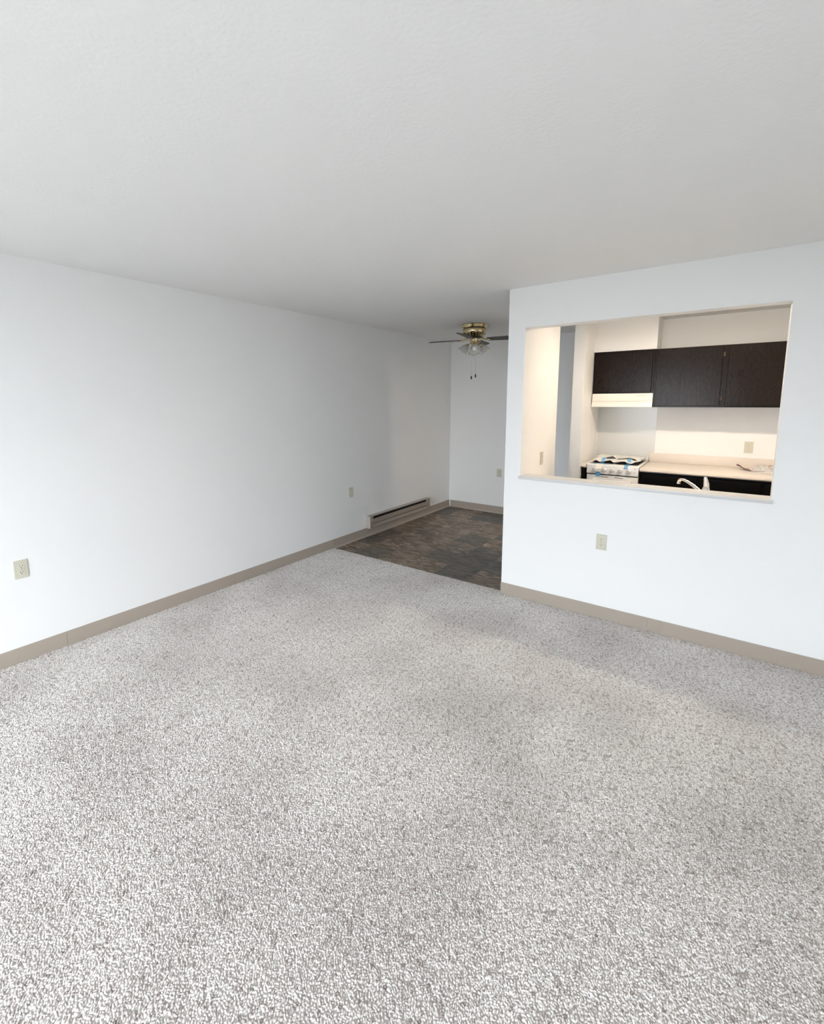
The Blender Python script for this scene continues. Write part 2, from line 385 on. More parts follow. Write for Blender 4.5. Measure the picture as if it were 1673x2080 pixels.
# ------------------------------------------------------------------ carpet
b = MB()
b.box(0.001, RIGHT_X - 0.001, REAR_Y + 0.001, -3.7, FZ - 0.004, 0.001); b.box(0.001, RIGHT_X - 0.001, -3.7, -0.001, FZ - 0.004, -0.003)
b.box(0.001, XP - 0.001, -0.001, 0.047, FZ - 0.004, -0.003)
carpet = tag(b.build('carpet', M['backing']), 'light grey flecked loop pile carpet covering the living room floor', 'carpet', kind='stuff')
carpet.data.materials.append(M['carpet'])
def carpet_nodes(ob):
    # three small patches of loose yarn tufts, each realized once, then laid over the whole floor with quarter turns
    ng = bpy.data.node_groups.new('carpet_pile', 'GeometryNodeTree')
    ng.interface.new_socket('Geometry', in_out='INPUT', socket_type='NodeSocketGeometry')
    ng.interface.new_socket('Geometry', in_out='OUTPUT', socket_type='NodeSocketGeometry')
    N = ng.nodes; L = ng.links
    gi = N.new('NodeGroupInput'); go = N.new('NodeGroupOutput')
    ico = N.new('GeometryNodeMeshIcoSphere'); ico.inputs['Radius'].default_value = 0.0044; ico.inputs['Subdivisions'].default_value = 1
    ss = N.new('GeometryNodeSetShadeSmooth'); L.new(ico.outputs[0], ss.inputs[0])
    sm = N.new('GeometryNodeSetMaterial'); sm.inputs['Material'].default_value = M['carpet']; L.new(ss.outputs[0], sm.inputs[0])
    def tufts(sx, sy, seed):
        g = N.new('GeometryNodeMeshGrid'); g.inputs['Size X'].default_value = sx; g.inputs['Size Y'].default_value = sy
        g.inputs['Vertices X'].default_value = 2; g.inputs['Vertices Y'].default_value = 2
        dp = N.new('GeometryNodeDistributePointsOnFaces'); dp.distribute_method = 'POISSON'
        dp.inputs['Distance Min'].default_value = TUFT; dp.inputs['Density Max'].default_value = 80000.0; dp.inputs['Seed'].default_value = seed
        L.new(g.outputs[0], dp.inputs['Mesh'])
        rr = N.new('FunctionNodeRandomValue'); rr.data_type = 'FLOAT_VECTOR'
        rr.inputs[0].default_value = (-0.9, -0.9, 0.0); rr.inputs[1].default_value = (0.9, 0.9, 6.283); rr.inputs['Seed'].default_value = seed + 3
        rs = N.new('FunctionNodeRandomValue'); rs.data_type = 'FLOAT_VECTOR'
        rs.inputs[0].default_value = (0.80, 0.50, 0.80); rs.inputs[1].default_value = (1.7, 0.90, 1.60); rs.inputs['Seed'].default_value = seed + 5
        ip = N.new('GeometryNodeInstanceOnPoints')
        L.new(dp.outputs['Points'], ip.inputs['Points']); L.new(sm.outputs[0], ip.inputs['Instance'])
        L.new(rr.outputs[0], ip.inputs['Rotation']); L.new(rs.outputs[0], ip.inputs['Scale'])
        rl = N.new('GeometryNodeRealizeInstances'); L.new(ip.outputs[0], rl.inputs[0])
        return rl.outputs[0]
    def place(geo, loc):
        t = N.new('GeometryNodeTransform'); t.inputs['Translation'].default_value = loc; L.new(geo, t.inputs[0]); return t.outputs[0]
    g2i = N.new('GeometryNodeGeometryToInstance')
    for k in range(3): L.new(tufts(CELL, CELL, 11 + 17 * k), g2i.inputs[0])
    gr = N.new('GeometryNodeMeshGrid'); nx, ny = 26, 23
    gr.inputs['Size X'].default_value = CELL * (nx - 1); gr.inputs['Size Y'].default_value = CELL * (ny - 1)
    gr.inputs['Vertices X'].default_value = nx; gr.inputs['Vertices Y'].default_value = ny
    cells = place(gr.outputs[0], (CELL * nx / 2, -CELL * ny / 2, -0.003))
    ri = N.new('FunctionNodeRandomValue'); ri.data_type = 'INT'; ri.inputs[4].default_value = 0; ri.inputs[5].default_value = 2; ri.inputs['Seed'].default_value = 2
    rq = N.new('FunctionNodeRandomValue'); rq.data_type = 'INT'; rq.inputs[4].default_value = 0; rq.inputs[5].default_value = 3; rq.inputs['Seed'].default_value = 9
    mu = N.new('ShaderNodeMath'); mu.operation = 'MULTIPLY'; mu.inputs[1].default_value = math.pi / 2
    cb = N.new('ShaderNodeCombineXYZ'); L.new(rq.outputs[2], mu.inputs[0]); L.new(mu.outputs[0], cb.inputs[2])
    ip = N.new('GeometryNodeInstanceOnPoints'); ip.inputs['Pick Instance'].default_value = True
    L.new(cells, ip.inputs['Points']); L.new(g2i.outputs[0], ip.inputs['Instance']); L.new(ri.outputs[2], ip.inputs['Instance Index']); L.new(cb.outputs[0], ip.inputs['Rotation'])
    jn = N.new('GeometryNodeJoinGeometry')
    L.new(gi.outputs[0], jn.inputs[0]); L.new(ip.outputs[0], jn.inputs[0])
    L.new(place(tufts(XP - 0.010, 0.044, 71), (XP / 2, 0.021, -0.003)), jn.inputs[0])   # strip up to the vinyl edge
    L.new(jn.outputs[0], go.inputs[0])
    md = ob.modifiers.new('pile', 'NODES'); md.node_group = ng
TUFT, CELL = 0.0048, 0.16
carpet_nodes(carpet)

# ------------------------------------------------------------------ vinyl cove baseboards
HB = 0.098
def strip(parent, p0, p1, n, z0=FZ - 0.003, toe=0.0):
    # p0, p1: floor points along the wall; n: unit normal into the room
    p0 = Vector((*p0, 0)); p1 = Vector((*p1, 0)); n = Vector((*n, 0))
    prof = [(0.0005, z0), (0.004 + toe, z0)]
    if toe: prof += [(0.0035 + toe, z0 + 0.004), (0.004 + toe * 0.45, z0 + 0.010), (0.004, z0 + 0.022)]
    prof += [(0.004, HB - 0.003), (0.0025, HB), (0.0005, HB)]
    bb = MB()
    A = [bb.bm.verts.new(p0 + n * u + Vector((0, 0, z))) for u, z in prof]; B = [bb.bm.verts.new(p1 + n * u + Vector((0, 0, z))) for u, z in prof]
    k = len(prof); bb.bm.faces.new(A); bb.bm.faces.new(B[::-1])
    for i in range(k): bb.bm.faces.new((A[i], B[i], B[(i + 1) % k], A[(i + 1) % k]))
    bmesh.ops.recalc_face_normals(bb.bm, faces=bb.bm.faces)
    return bb.build('baseboard_strip', M['base'], parent)
bl = struct(empty('baseboard_left'), 'tan vinyl baseboard along the long white wall')
cuts = [REAR_Y + 0.001, -4.9, -3.70, -2.489, -1.218, 0.047]
for a, c in zip(cuts, cuts[1:]): strip(bl, (0, a + 0.0012), (0, c - 0.0012), (1, 0))
for a, c in ((0.047, 0.640), (0.640, 1.95), (1.95, FAR_Y - 0.002)): strip(bl, (0, a + 0.001), (0, c - 0.001), (1, 0), toe=0.016)
bf = struct(empty('baseboard_far'), 'tan vinyl baseboard on the end wall')
strip(bf, (0.022, FAR_Y), (1.2, FAR_Y), (0, -1), toe=0.012); strip(bf, (1.202, FAR_Y), (SX0, FAR_Y), (0, -1), toe=0.012)
bp_ = struct(empty('baseboard_partition'), 'tan vinyl baseboard below the pass-through')
cuts = [XP - 0.004, 3.044, 3.138, RIGHT_X - 0.002]
for a, c in zip(cuts, cuts[1:]): strip(bp_, (a + 0.0007, 0), (c - 0.0007, 0), (0, -1))
strip(bp_, (XP, 0.0), (XP, 0.974), (-1, 0))

# ------------------------------------------------------------------ outlets
def outlet(name, loc, rz, label, kind='duplex', ivory='ivory'):
    t = tag(empty(name, loc, rz), label, 'outlet' if kind == 'duplex' else 'wall plate', 'ivory wall plates')
    b = MB(); b.prism([(-0.035, -0.057), (0.035, -0.057), (0.035, 0.057), (-0.035, 0.057)], 'y', -0.0035, -0.0003)
    b.prism([(-0.0325, -0.0545), (0.0325, -0.0545), (0.0325, 0.0545), (-0.0325, 0.0545)], 'y', -0.0062, -0.0035)
    plate = b.build('cover_plate', M[ivory], t)
    def screw(z):
        b = MB(); b.lathe([(0.0, 0.0), (0.0030, 0.0004), (0.0033, 0.0012)], 12, (0, -0.0076, z), Matrix.Rotation(math.radians(-90), 3, 'X'))
        b.build('screw', M['screw'], t, True)
    if kind == 'blank':
        screw(0.041); screw(-0.041)
        b = MB(); b.box(-0.012, 0.012, -0.0085, -0.0060, -0.016, 0.016, 0.0015); b.build('jack_insert', M['ivory_face'], t)
        return t
    screw(0.0)
    for s in (1, -1):
        zc = s * 0.0195
        pts = []
        for i in range(28):
            a = 2 * math.pi * i / 28
            u, v = 0.0172 * math.cos(a), 0.0172 * math.sin(a)
            pts.append((u, zc + max(-0.0138, min(0.0138, v))))
        b = MB(); b.prism(pts, 'y', -0.0088, -0.0060)
        rc = b.build('receptacle', M['ivory_face'], t)
        for dx, hh in ((-0.0064, 0.0042), (0.0064, 0.0034)):
            b = MB(); b.box(dx - 0.0013, dx + 0.0013, -0.0093, -0.0086, zc + 0.0030 - hh, zc + 0.0030 + hh); b.build('slot', M['slot'], rc)
        b = MB(); b.lathe([(0.0, 0.0), (0.0026, 0.0), (0.0026, 0.0007)], 14, (0, -0.0093, zc - 0.0080), Matrix.Rotation(math.radians(-90), 3, 'X')); b.build('ground_hole', M['slot'], rc)
    return t
Q = math.pi / 2
outlet('wall_outlet', (0, -2.686, 0.587), Q, 'ivory duplex outlet low on the long left wall, nearest the camera')
outlet('wall_plate', (0, 0.336, 0.575), Q, 'small ivory wall plate on the left wall just before the baseboard heater', 'blank')
outlet('wall_outlet', (2.719, 0, 0.580), 0, 'ivory duplex outlet on the white wall below the pass-through')
outlet('wall_outlet', (0.803, FAR_Y, 0.581), 0, 'ivory duplex outlet on the far end wall under the ceiling fan')
outlet('wall_outlet', (3.552, KY, 1.130), 0, 'ivory duplex outlet above the kitchen counter backsplash')
outlet('wall_outlet', (KLX, 0.590, 1.085), Q, 'ivory outlet seen edge-on on the narrow kitchen wall left of the doorway')

# ------------------------------------------------------------------ baseboard heater
ht = tag(empty('baseboard_heater', (0, 1.266, 0.0)), 'tan electric baseboard heater low on the left wall by the dark tiles', 'heater')
HL, Z0, Z1, D = 0.664, 0.100, 0.245, 0.066
b = MB(); b.box(0.001, 0.010, -HL + 0.004, HL - 0.004, Z0, Z1); b.build('back_plate', M['heater'], ht)
b = MB(); b.box(0.010, 0.040, -HL + 0.07, HL - 0.07, Z0 + 0.012, Z1 - 0.012); b.build('heating_element', M['heater_dark'], ht)
b = MB(); b.prism([(0.010, Z1 - 0.004), (0.046, Z1 - 0.004), (0.052, Z1 - 0.010), (0.054, Z1 - 0.007), (0.048, Z1), (0.010, Z1)], 'y', -HL + 0.002, HL - 0.002); b.build('top_cover', M['heater_end'], ht)
b = MB(); b.box(0.052, 0.060, -HL + 0.06, HL - 0.06, 0.150, 0.206, 0.002); b.build('front_panel', M['heater'], ht)
b = MB(); b.prism([(0.010, Z0), (0.060, Z0), (0.060, Z0 + 0.006), (0.050, 0.140), (0.044, 0.140), (0.050, Z0 + 0.006), (0.010, Z0 + 0.004)], 'y', -HL + 0.06, HL - 0.06); b.build('bottom_deflector', M['heater'], ht)
for s in (-1, 1):
    y0, y1 = (-HL, -HL + 0.062) if s < 0 else (HL - 0.062, HL)
    b = MB(); b.box(0.010, 0.062, y0 + (0.003 if s < 0 else 0), y1 - (0 if s < 0 else 0.003), Z0 + 0.002, Z1 - 0.010, 0.0015); e = b.build('end_section', M['heater'], ht)
    yy = y0 if s < 0 else y1
    b = MB(); b.box(0.001, D, yy - 0.002, yy + 0.002, Z0 - 0.004, Z1 + 0.001, 0.001, 1); b.build('end_cap', M['heater_end'], ht)
    if s < 0:
        b = MB(); b.lathe([(0.010, 0.0), (0.010, 0.008), (0.006, 0.010), (0, 0.010)], 16, (0.062, y0 + 0.030, 0.200), Matrix.Rotation(math.radians(90), 3, 'Y')); b.build('thermostat_knob', M['heater_end'], e, True)
        for zz in (0.165, 0.125):
            b = MB(); b.lathe([(0.004, 0.0), (0.003, 0.002), (0, 0.0022)], 10, (0.062, y0 + 0.036, zz), Matrix.Rotation(math.radians(90), 3, 'Y')); b.build('screw', M['slot'], e, True)

# ------------------------------------------------------------------ ceiling fan
FX, FY = 1.010, 1.320
fan = tag(empty('ceiling_fan', (FX, FY, H)), 'brass hugger ceiling fan with dark blades and frosted tulip light shades', 'ceiling fan')
b = MB(); b.lathe([(0.146, 0.0), (0.148, -0.006), (0.144, -0.012), (0.141, -0.030), (0.136, -0.038), (0.128, -0.042)], 48); b.build('ceiling_canopy', M['brass'], fan, True)
b = MB(); b.lathe([(0.122, -0.040), (0.122, -0.048)], 48); b.build('canopy_gap', M['brass_dark'], fan, True)
b = MB(); b.lathe([(0.124, -0.046), (0.131, -0.050), (0.132, -0.066), (0.132, -0.084), (0.127, -0.094), (0.118, -0.100)], 48); b.build('motor_housing', M['brass'], fan, True)
b = MB(); b.lathe([(0.116, -0.099), (0.085, -0.128), (0.060, -0.136)], 48); vent = b.build('vent_cone', M['brass_dark'], fan, True)
for k in range(20):
    a = 2 * math.pi * k / 20
    u = Vector((math.cos(a), math.sin(a), 0)); w = Vector((-math.sin(a), math.cos(a), 0))
    b = MB(); pts = [u * 0.120 + Vector((0, 0, -0.0985)), u * 0.103 + Vector((0, 0, -0.1160)), u * 0.083 + Vector((0, 0, -0.1325))]
    b.tube(pts, [0.0072, 0.006, 0.0045], 6); b.build('vent_rib', M['brass'], vent, True)
b = MB(); b.lathe([(0.088, -0.130), (0.088, -0.140), (0.070, -0.146), (0.046, -0.148)], 40); b.build('flywheel', M['brass_dark'], fan, True)
b = MB(); b.lathe([(0.046, -0.146), (0.047, -0.152), (0.045, -0.158), (0.045, -0.196), (0.047, -0.202), (0.040, -0.210), (0.022, -0.218), (0.0, -0.222)], 36); b.build('switch_housing', M['brass'], fan, True)
BZ = -0.162
for k in range(4):
    a = math.radians(12 + 90 * k)
    bl_e = MB()
    R1 = Matrix.Rotation(a, 3, 'Z'); Rp = Matrix.Rotation(math.radians(-11), 3, 'X')
    # outline along local +x, flared with rounded tip
    out = []
    for (x, w) in ((0.150, 0.044), (0.20, 0.050), (0.30, 0.056), (0.40, 0.061), (0.47, 0.063), (0.505, 0.058), (0.524, 0.044), (0.531, 0.022)):
        out.append((x, w))
    poly = [(x, -w) for x, w in out] + [(x, w) for x, w in reversed(out)]
    lo, hi = [], []
    for x, y in poly:
        for lst, zz in ((lo, -0.003), (hi, 0.003)):
            p = R1 @ (Rp @ Vector((x, y, zz))); lst.append(bl_e.bm.verts.new(p + Vector((0, 0, BZ))))
    bl_e.bm.faces.new(lo[::-1]); bl_e.bm.faces.new(hi)
    for i in range(len(poly)): bl_e.bm.faces.new((lo[i], lo[(i + 1) % len(poly)], hi[(i + 1) % len(poly)], hi[i]))
    bmesh.ops.recalc_face_normals(bl_e.bm, faces=bl_e.bm.faces)
    blade = bl_e.build('blade', M['blade'], fan)
    ir = MB(); u = R1 @ Vector((1, 0, 0)); w = R1 @ (Rp @ Vector((0, 1, 0)))
    z = Vector((0, 0, 1))
    ir.tube([u * 0.070 + z * -0.142, u * 0.105 + z * -0.152, u * 0.135 + z * (BZ - 0.004), u * 0.165 + z * (BZ - 0.006)], [0.012, 0.010, 0.009, 0.008], 8)
    ir.tube([u * 0.150 + z * (BZ - 0.006) - w * 0.032, u * 0.172 + z * (BZ - 0.007), u * 0.150 + z * (BZ - 0.006) + w * 0.032], 0.008, 8)
    iron = ir.build('blade_iron', M['brass'], fan, True)
    for s in (-1, 0, 1):
        sc = MB(); sc.lathe([(0.0055, 0.0), (0.0045, -0.004), (0, -0.005)], 10, u * (0.178 - 0.02 * abs(s)) + w * 0.030 * s + z * (BZ - 0.004)); sc.build('screw', M['brass'], iron, True)
for k in range(4):
    a = math.radians(30 + 90 * k)
    u = Vector((math.cos(a), math.sin(a), 0)); z = Vector((0, 0, 1))
    b = MB(); b.tube([u * 0.030 + z * -0.200, u * 0.052 + z * -0.206, u * 0.068 + z * -0.216, u * 0.076 + z * -0.228], 0.0065, 8)
    arm = b.build('light_arm', M['brass'], fan, True)
    ax = (u * 0.62 + z * -0.78).normalized()
    q = Vector((0, 0, 1)).rotation_difference(ax).to_matrix()
    c0 = u * 0.070 + z * -0.216
    b = MB(); b.lathe([(0.012, -0.006), (0.022, 0.0), (0.023, 0.018), (0.020, 0.022)], 20, c0, q); b.build('socket_cup', M['brass'], arm, True)
    def ruff(j, ang, r, zz):
        f = max(0.0, (j - 4)) / 3.0
        return r + 0.0055 * f * math.cos(6 * ang), zz + 0.004 * f * math.cos(6 * ang)
    prof = [(0.019, 0.012), (0.026, 0.022), (0.036, 0.036), (0.041, 0.052), (0.043, 0.068), (0.048, 0.082), (0.057, 0.092), (0.064, 0.095)]
    b = MB(); b.lathe(prof, 36, c0, q, ruff)
    sh = b.build('glass_shade', M['shade'], fan, True)
    sm = sh.modifiers.new('thickness', 'SOLIDIFY'); sm.thickness = 0.0025
    b = MB(); b.lathe([(0.011, 0.014), (0.013, 0.030), (0.024, 0.050), (0.029, 0.066), (0.024, 0.084), (0.012, 0.093), (0, 0.095)], 18, c0, q); b.build('light_bulb', M['bulb'], sh, True)
for (dx, dy, zl, lab) in ((-0.012, -0.030, -0.560, None), (0.030, -0.012, -0.540, None)):
    b = MB(); b.tube([(dx * 0.9, dy * 0.9, -0.200), (dx, dy, -0.30), (dx, dy, zl)], 0.0010, 6); ch = b.build('pull_chain', M['chain'], fan, True)
    b = MB(); b.lathe([(0.002, 0.0), (0.0055, -0.008), (0.008, -0.018), (0.0085, -0.030), (0.005, -0.033), (0.0075, -0.036), (0.0075, -0.041), (0, -0.042)], 12, (dx, dy, zl)); b.build('pull_fob', M['fob'], ch, True)

# ------------------------------------------------------------------ wall cabinets
def cabinet_box(t, x0, x1, y0, y1, z0, z1):
    b = MB(); b.box(x0, x1, y0 + 0.019, y1, z0, z1); b.build('carcass', M['oak'], t)
def rel(t, bx): return bx
CB, CT = 1.526, 2.110
def wall_cab(name, x0, x1, z0, z1, doors, stiles, label, hinges):
    t = tag(empty(name, (x0, CABF, z0)), label, 'cabinet', 'dark wall cabinets')
    w, h = x1 - x0, z1 - z0
    b = MB(); b.box(0.001, w - 0.001, 0.022, KY - CABF - 0.001, 0.0, h); b.build('carcass', M['oak'], t)
    b = MB(); b.box(0.0005, w - 0.0005, 0.006, 0.022, 0.0, 0.030); b.box(0.0005, w - 0.0005, 0.006, 0.022, h - 0.030, h)
    for s0, s1 in stiles: b.box(s0 - x0, s1 - x0, 0.006, 0.022, 0.030, h - 0.030)
    b.build('face_frame', M['oak'], t)
    for (d0, d1) in doors:
        b = MB(); b.box(d0 - x0, d1 - x0, -0.012, 0.0045, 0.012, h - 0.014, 0.003)
        dd = b.build('door', M['oak'], t)
        for hx in [q for q in hinges if d0 - 0.03 < q < d1 + 0.03]:
            for hz in (0.085, h - 0.085):
                b = MB(); b.tube([(hx - x0, -0.010, hz - 0.022), (hx - x0, -0.010, hz + 0.022)], 0.0045, 8); b.box(hx - x0 - 0.004, hx - x0 + 0.012, -0.004, 0.006, hz - 0.018, hz + 0.018)
                b.build('hinge', M['hinge'], dd)
    return t
wall_cab('wall_cabinet', 2.148, 2.727, 1.668, CT, [(2.160, 2.708)], [(2.1485, 2.185), (2.690, 2.7265)], 'short dark oak wall cabinet directly above the range hood', [])
wall_cab('wall_cabinet', 2.728, 3.900, CB, CT, [(2.748, 3.288), (3.332, 3.872)], [(2.7285, 2.765), (3.275, 3.345), (3.860, 3.8995)], 'wide two-door dark oak wall cabinet above the counter, right of the hood', [3.292])

# ------------------------------------------------------------------ range hood
hd = tag(empty('range_hood', (2.150, 1.0, 1.527)), 'almond enamel range hood under the short dark cabinet', 'range hood')
hw = 0.582; f = 0.918
b = MB(); b.prism([(f + 0.02, 0.030), (f + 0.01, 0.141), (KY - 1.0 - 0.003, 0.141), (KY - 1.0 - 0.003, 0.0), (KY - 1.0 - 0.02, 0.0), (KY - 1.0 - 0.02, 0.030)], 'x', 0.002, hw - 0.002); b.build('hood_body', M['hood'], hd)
b = MB(); b.prism([(f - 0.004, 0.062), (f + 0.002, 0.141), (f + 0.012, 0.141), (f + 0.010, 0.062)], 'x', 0.001, hw - 0.001); fp = b.build('front_panel', M['hood'], hd)
b = MB()
lip = [(0.001, f + 0.004, 0.062), (hw - 0.001, f + 0.004, 0.062), (hw - 0.04, f - 0.010, 0.022), (0.04, f - 0.010, 0.022)]
vs4 = [b.bm.verts.new(v) for v in lip]; b.bm.faces.new(vs4)
v5 = [b.bm.verts.new(v) for v in [(0.001, f - 0.012, 0.0), (hw - 0.001, f - 0.012, 0.0), (hw - 0.001, f - 0.012, 0.022), (0.001, f - 0.012, 0.022)]]; b.bm.faces.new(v5)
b.bm.faces.new([vs4[0], vs4[3], v5[3]]); b.bm.faces.new([vs4[1], v5[2], vs4[2]])
b.bm.faces.new([vs4[3], vs4[2], v5[2], v5[3]])
v6 = [b.bm.verts.new(v) for v in [(0.001, f + 0.012, 0.0), (hw - 0.001, f + 0.012, 0.0), (hw - 0.001, f + 0.012, 0.062), (0.001, f + 0.012, 0.062)]]
b.bm.faces.new(v6); b.bm.faces.new([v5[0], v5[1], v6[1], v6[0]]); b.bm.faces.new([v5[0], v6[0], v6[3], vs4[0], v5[3]]); b.bm.faces.new([v5[1], v5[2], vs4[1], v6[2], v6[1]])
b.bm.faces.new([vs4[0], vs4[1], v6[2], v6[3]])
bmesh.ops.recalc_face_normals(b.bm, faces=b.bm.faces)
b.build('front_lip', M['hood'], hd)
# script-like maker's mark on the upper right of the front panel: pale grey strokes
b = MB()
def stroke(pts, r=0.0011):
    b.tube([(x, f + 0.002 + 0.006 * (0.141 - z) / 0.079 * -1 + 0.0002, z) for x, z in pts], r, 5)
base_z = 0.116
xx = 0.430
for k in range(6):
    pts = []
    for q in range(9):
        t_ = q / 8
        pts.append((xx + 0.016 * t_ + 0.003 * math.sin(6.28 * t_), base_z + (0.010 if k in (0, 3) else 0.0055) * math.sin(3.14 * t_)))
    stroke(pts); xx += 0.0145
stroke([(0.428, base_z - 0.003), (0.520, base_z - 0.004)], 0.0008)
for k in range(3): stroke([(0.535 + k * 0.006, base_z + 0.006), (0.5385 + k * 0.006, base_z + 0.013)], 0.0012)
b.build('maker_mark', M['hood_mark'], fp, label='small grey script mark')

# ------------------------------------------------------------------ splash sheet behind the range
b = MB(); b.box(2.147, 2.742, KY - 0.004, KY - 0.0005, 0.93, 1.525)
tag(b.build('splash_panel', M['splash']), 'pale satin metal splash sheet on the wall behind the range', 'splash panel')

# ------------------------------------------------------------------ counters
CTOP = 0.925
def counter(name, x0, x1, label, y0=1.620, splash=True):
    t = tag(empty(name, (x0, y0, CTOP - 0.038)), label, 'countertop')
    w, d = x1 - x0, KY - y0 - 0.001
    b = MB(); pr_ = [(0.0, 0.012), (0.004, 0.009), (0.03, 0.009), (0.03, 0.0), (d, 0.0), (d, 0.038), (0.020, 0.038), (0.010, 0.0372), (0.003, 0.033), (0.0, 0.026)]
    b.prism(pr_, 'x', 0.0, w); b.build('worktop', M['laminate'], t, True)
    if splash:
        b = MB(); b.box(0.0, w, d - 0.020, d, 0.0385, 0.138, 0.004); b.build('backsplash', M['laminate'], t, True)
    return t
counter('countertop', 2.700, RIGHT_X - 0.001, 'long almond laminate countertop with backsplash right of the range')
counter('countertop', 2.142, 2.196, 'narrow strip of almond countertop between the wall end and the range', splash=False)
def base_cab(name, x0, x1, label, fronts):
    t = tag(empty(name, (x0, 1.648, 0)), label, 'cabinet', 'dark base cabinets')
    w = x1 - x0; d = KY - 1.648 - 0.002
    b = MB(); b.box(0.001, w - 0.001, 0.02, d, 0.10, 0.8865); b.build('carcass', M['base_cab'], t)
    b = MB(); b.box(0.001, w - 0.001, 0.07, d, FZ + 0.001, 0.10); b.build('toe_kick', M['toe'], t)
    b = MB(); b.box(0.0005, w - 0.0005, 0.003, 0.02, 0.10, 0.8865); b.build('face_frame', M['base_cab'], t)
    for (d0, d1) in fronts:
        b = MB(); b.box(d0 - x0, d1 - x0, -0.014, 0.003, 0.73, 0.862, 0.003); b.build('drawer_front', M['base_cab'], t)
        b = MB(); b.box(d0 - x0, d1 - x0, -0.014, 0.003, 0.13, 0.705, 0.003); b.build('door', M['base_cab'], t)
    return t
base_cab('base_cabinet', 2.702, RIGHT_X - 0.002, 'long dark base cabinet under the almond countertop right of the range', [(2.725, 3.17), (3.20, 3.645), (3.675, 4.13)])
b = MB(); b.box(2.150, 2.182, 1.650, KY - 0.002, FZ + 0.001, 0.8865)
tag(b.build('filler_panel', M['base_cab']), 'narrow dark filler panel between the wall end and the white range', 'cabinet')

# ------------------------------------------------------------------ gas range
RX0, RX1, RF = 2.204, 2.694, 1.635
rg = tag(empty('gas_range', (RX0, RF, 0)), 'narrow white gas range with five knobs, still taped and packed', 'range')
w = RX1 - RX0; d = KY - RF - 0.012
b = MB(); b.box(0.002, w - 0.002, 0.012, d, 0.03, 0.915, 0.004); b.build('body', M['enamel'], rg)
b = MB(); b.box(0.0, w, -0.004, d, 0.915, 0.938, 0.008, 3); top = b.build('cooktop', M['enamel'], rg, True)
b = MB(); b.box(0.0, w, d - 0.03, d, 0.938, 0.975, 0.006); b.build('rear_rail', M['enamel'], rg, True)
b = MB(); b.prism([(-0.020, 0.838), (-0.006, 0.838), (0.012, 0.842), (0.012, 0.922), (-0.004, 0.930), (-0.012, 0.926)], 'x', 0.002, w - 0.002); panel = b.build('control_panel', M['enamel'], rg)
RY = Matrix.Rotation(math.radians(90), 3, 'X')
for kx in (2.282, 2.376, 2.451, 2.527, 2.605):
    b = MB(); b.lathe([(0.023, 0.0), (0.0225, 0.004), (0.0195, 0.006), (0.0185, 0.022), (0.016, 0.025), (0, 0.0255)], 24, (kx - RX0, -0.0165, 0.884), RY)
    kb = b.build('knob', M['enamel'], rg, True)
    b = MB(); b.box(kx - RX0 - 0.0035, kx - RX0 + 0.0035, -0.050, -0.040, 0.868, 0.900, 0.002); b.build('knob_grip', M['enamel_grey'], kb)
for zz in (0.912, 0.880):
    b = MB(); b.lathe([(0.0035, 0.0), (0.0035, 0.003), (0, 0.0035)], 12, (2.660 - RX0, -0.014, zz), RY); b.build('indicator', M['slot'], panel)
b = MB(); b.box(0.006, w - 0.006, 0.0, 0.014, 0.826, 0.838); b.build('vent_gap', M['iron'], rg)
b = MB(); b.box(0.003, w - 0.003, -0.016, 0.012, 0.215, 0.826, 0.006, 3); door = b.build('oven_door', M['enamel'], rg, True)
for (a, c) in ((0.14, 0.215), (0.275, 0.352)):
    b = MB(); b.box(a, c, -0.0168, -0.012, 0.806, 0.811); b.build('door_vent', M['slot'], door)
b = MB(); b.tube([(0.075, -0.052, 0.772), (w - 0.075, -0.052, 0.772)], 0.013, 14)
for hx in (0.085, w - 0.085): b.box(hx - 0.03, hx + 0.03, -0.060, -0.014, 0.760, 0.786, 0.006)
b.build('handle', M['enamel'], door, True)
b = MB(); b.box(0.06, w - 0.06, -0.0175, -0.012, 0.36, 0.66, 0.002); b.build('oven_window', M['slot'], door)
b = MB(); b.box(0.003, w - 0.003, -0.014, 0.012, 0.045, 0.205, 0.006, 3); b.build('drawer', M['enamel'], rg, True)
for bx_ in (0.125, w - 0.125):
    for by_ in (0.17, 0.42):
        b = MB(); b.lathe([(0.045, 0.0), (0.044, 0.010), (0.030, 0.014), (0, 0.015)], 20, (bx_, by_, 0.9385)); bu = b.build('burner', M['iron'], rg, True)
        b = MB()
        for q in range(4):
            a = math.pi / 4 + q * math.pi / 2
            b.tube([(bx_ + 0.02 * math.cos(a), by_ + 0.02 * math.sin(a), 0.951), (bx_ + 0.105 * math.cos(a), by_ + 0.105 * math.sin(a), 0.951), (bx_ + 0.115 * math.cos(a), by_ + 0.115 * math.sin(a), 0.940)], 0.005, 6)
        b.tube([(bx_ + 0.078 * sx, by_ + 0.078 * sy, 0.949) for sx, sy in ((-1, -1), (1, -1), (1, 1), (-1, 1), (-1, -1))], 0.005, 6)
        b.build('grate', M['iron'], rg)
# dark drip pans under the grates
for bx_ in (0.125, w - 0.125):
    b = MB(); b.box(bx_ - 0.10, bx_ + 0.10, 0.085, 0.52, 0.9382, 0.9395); b.build('burner_well', M['iron'], rg)

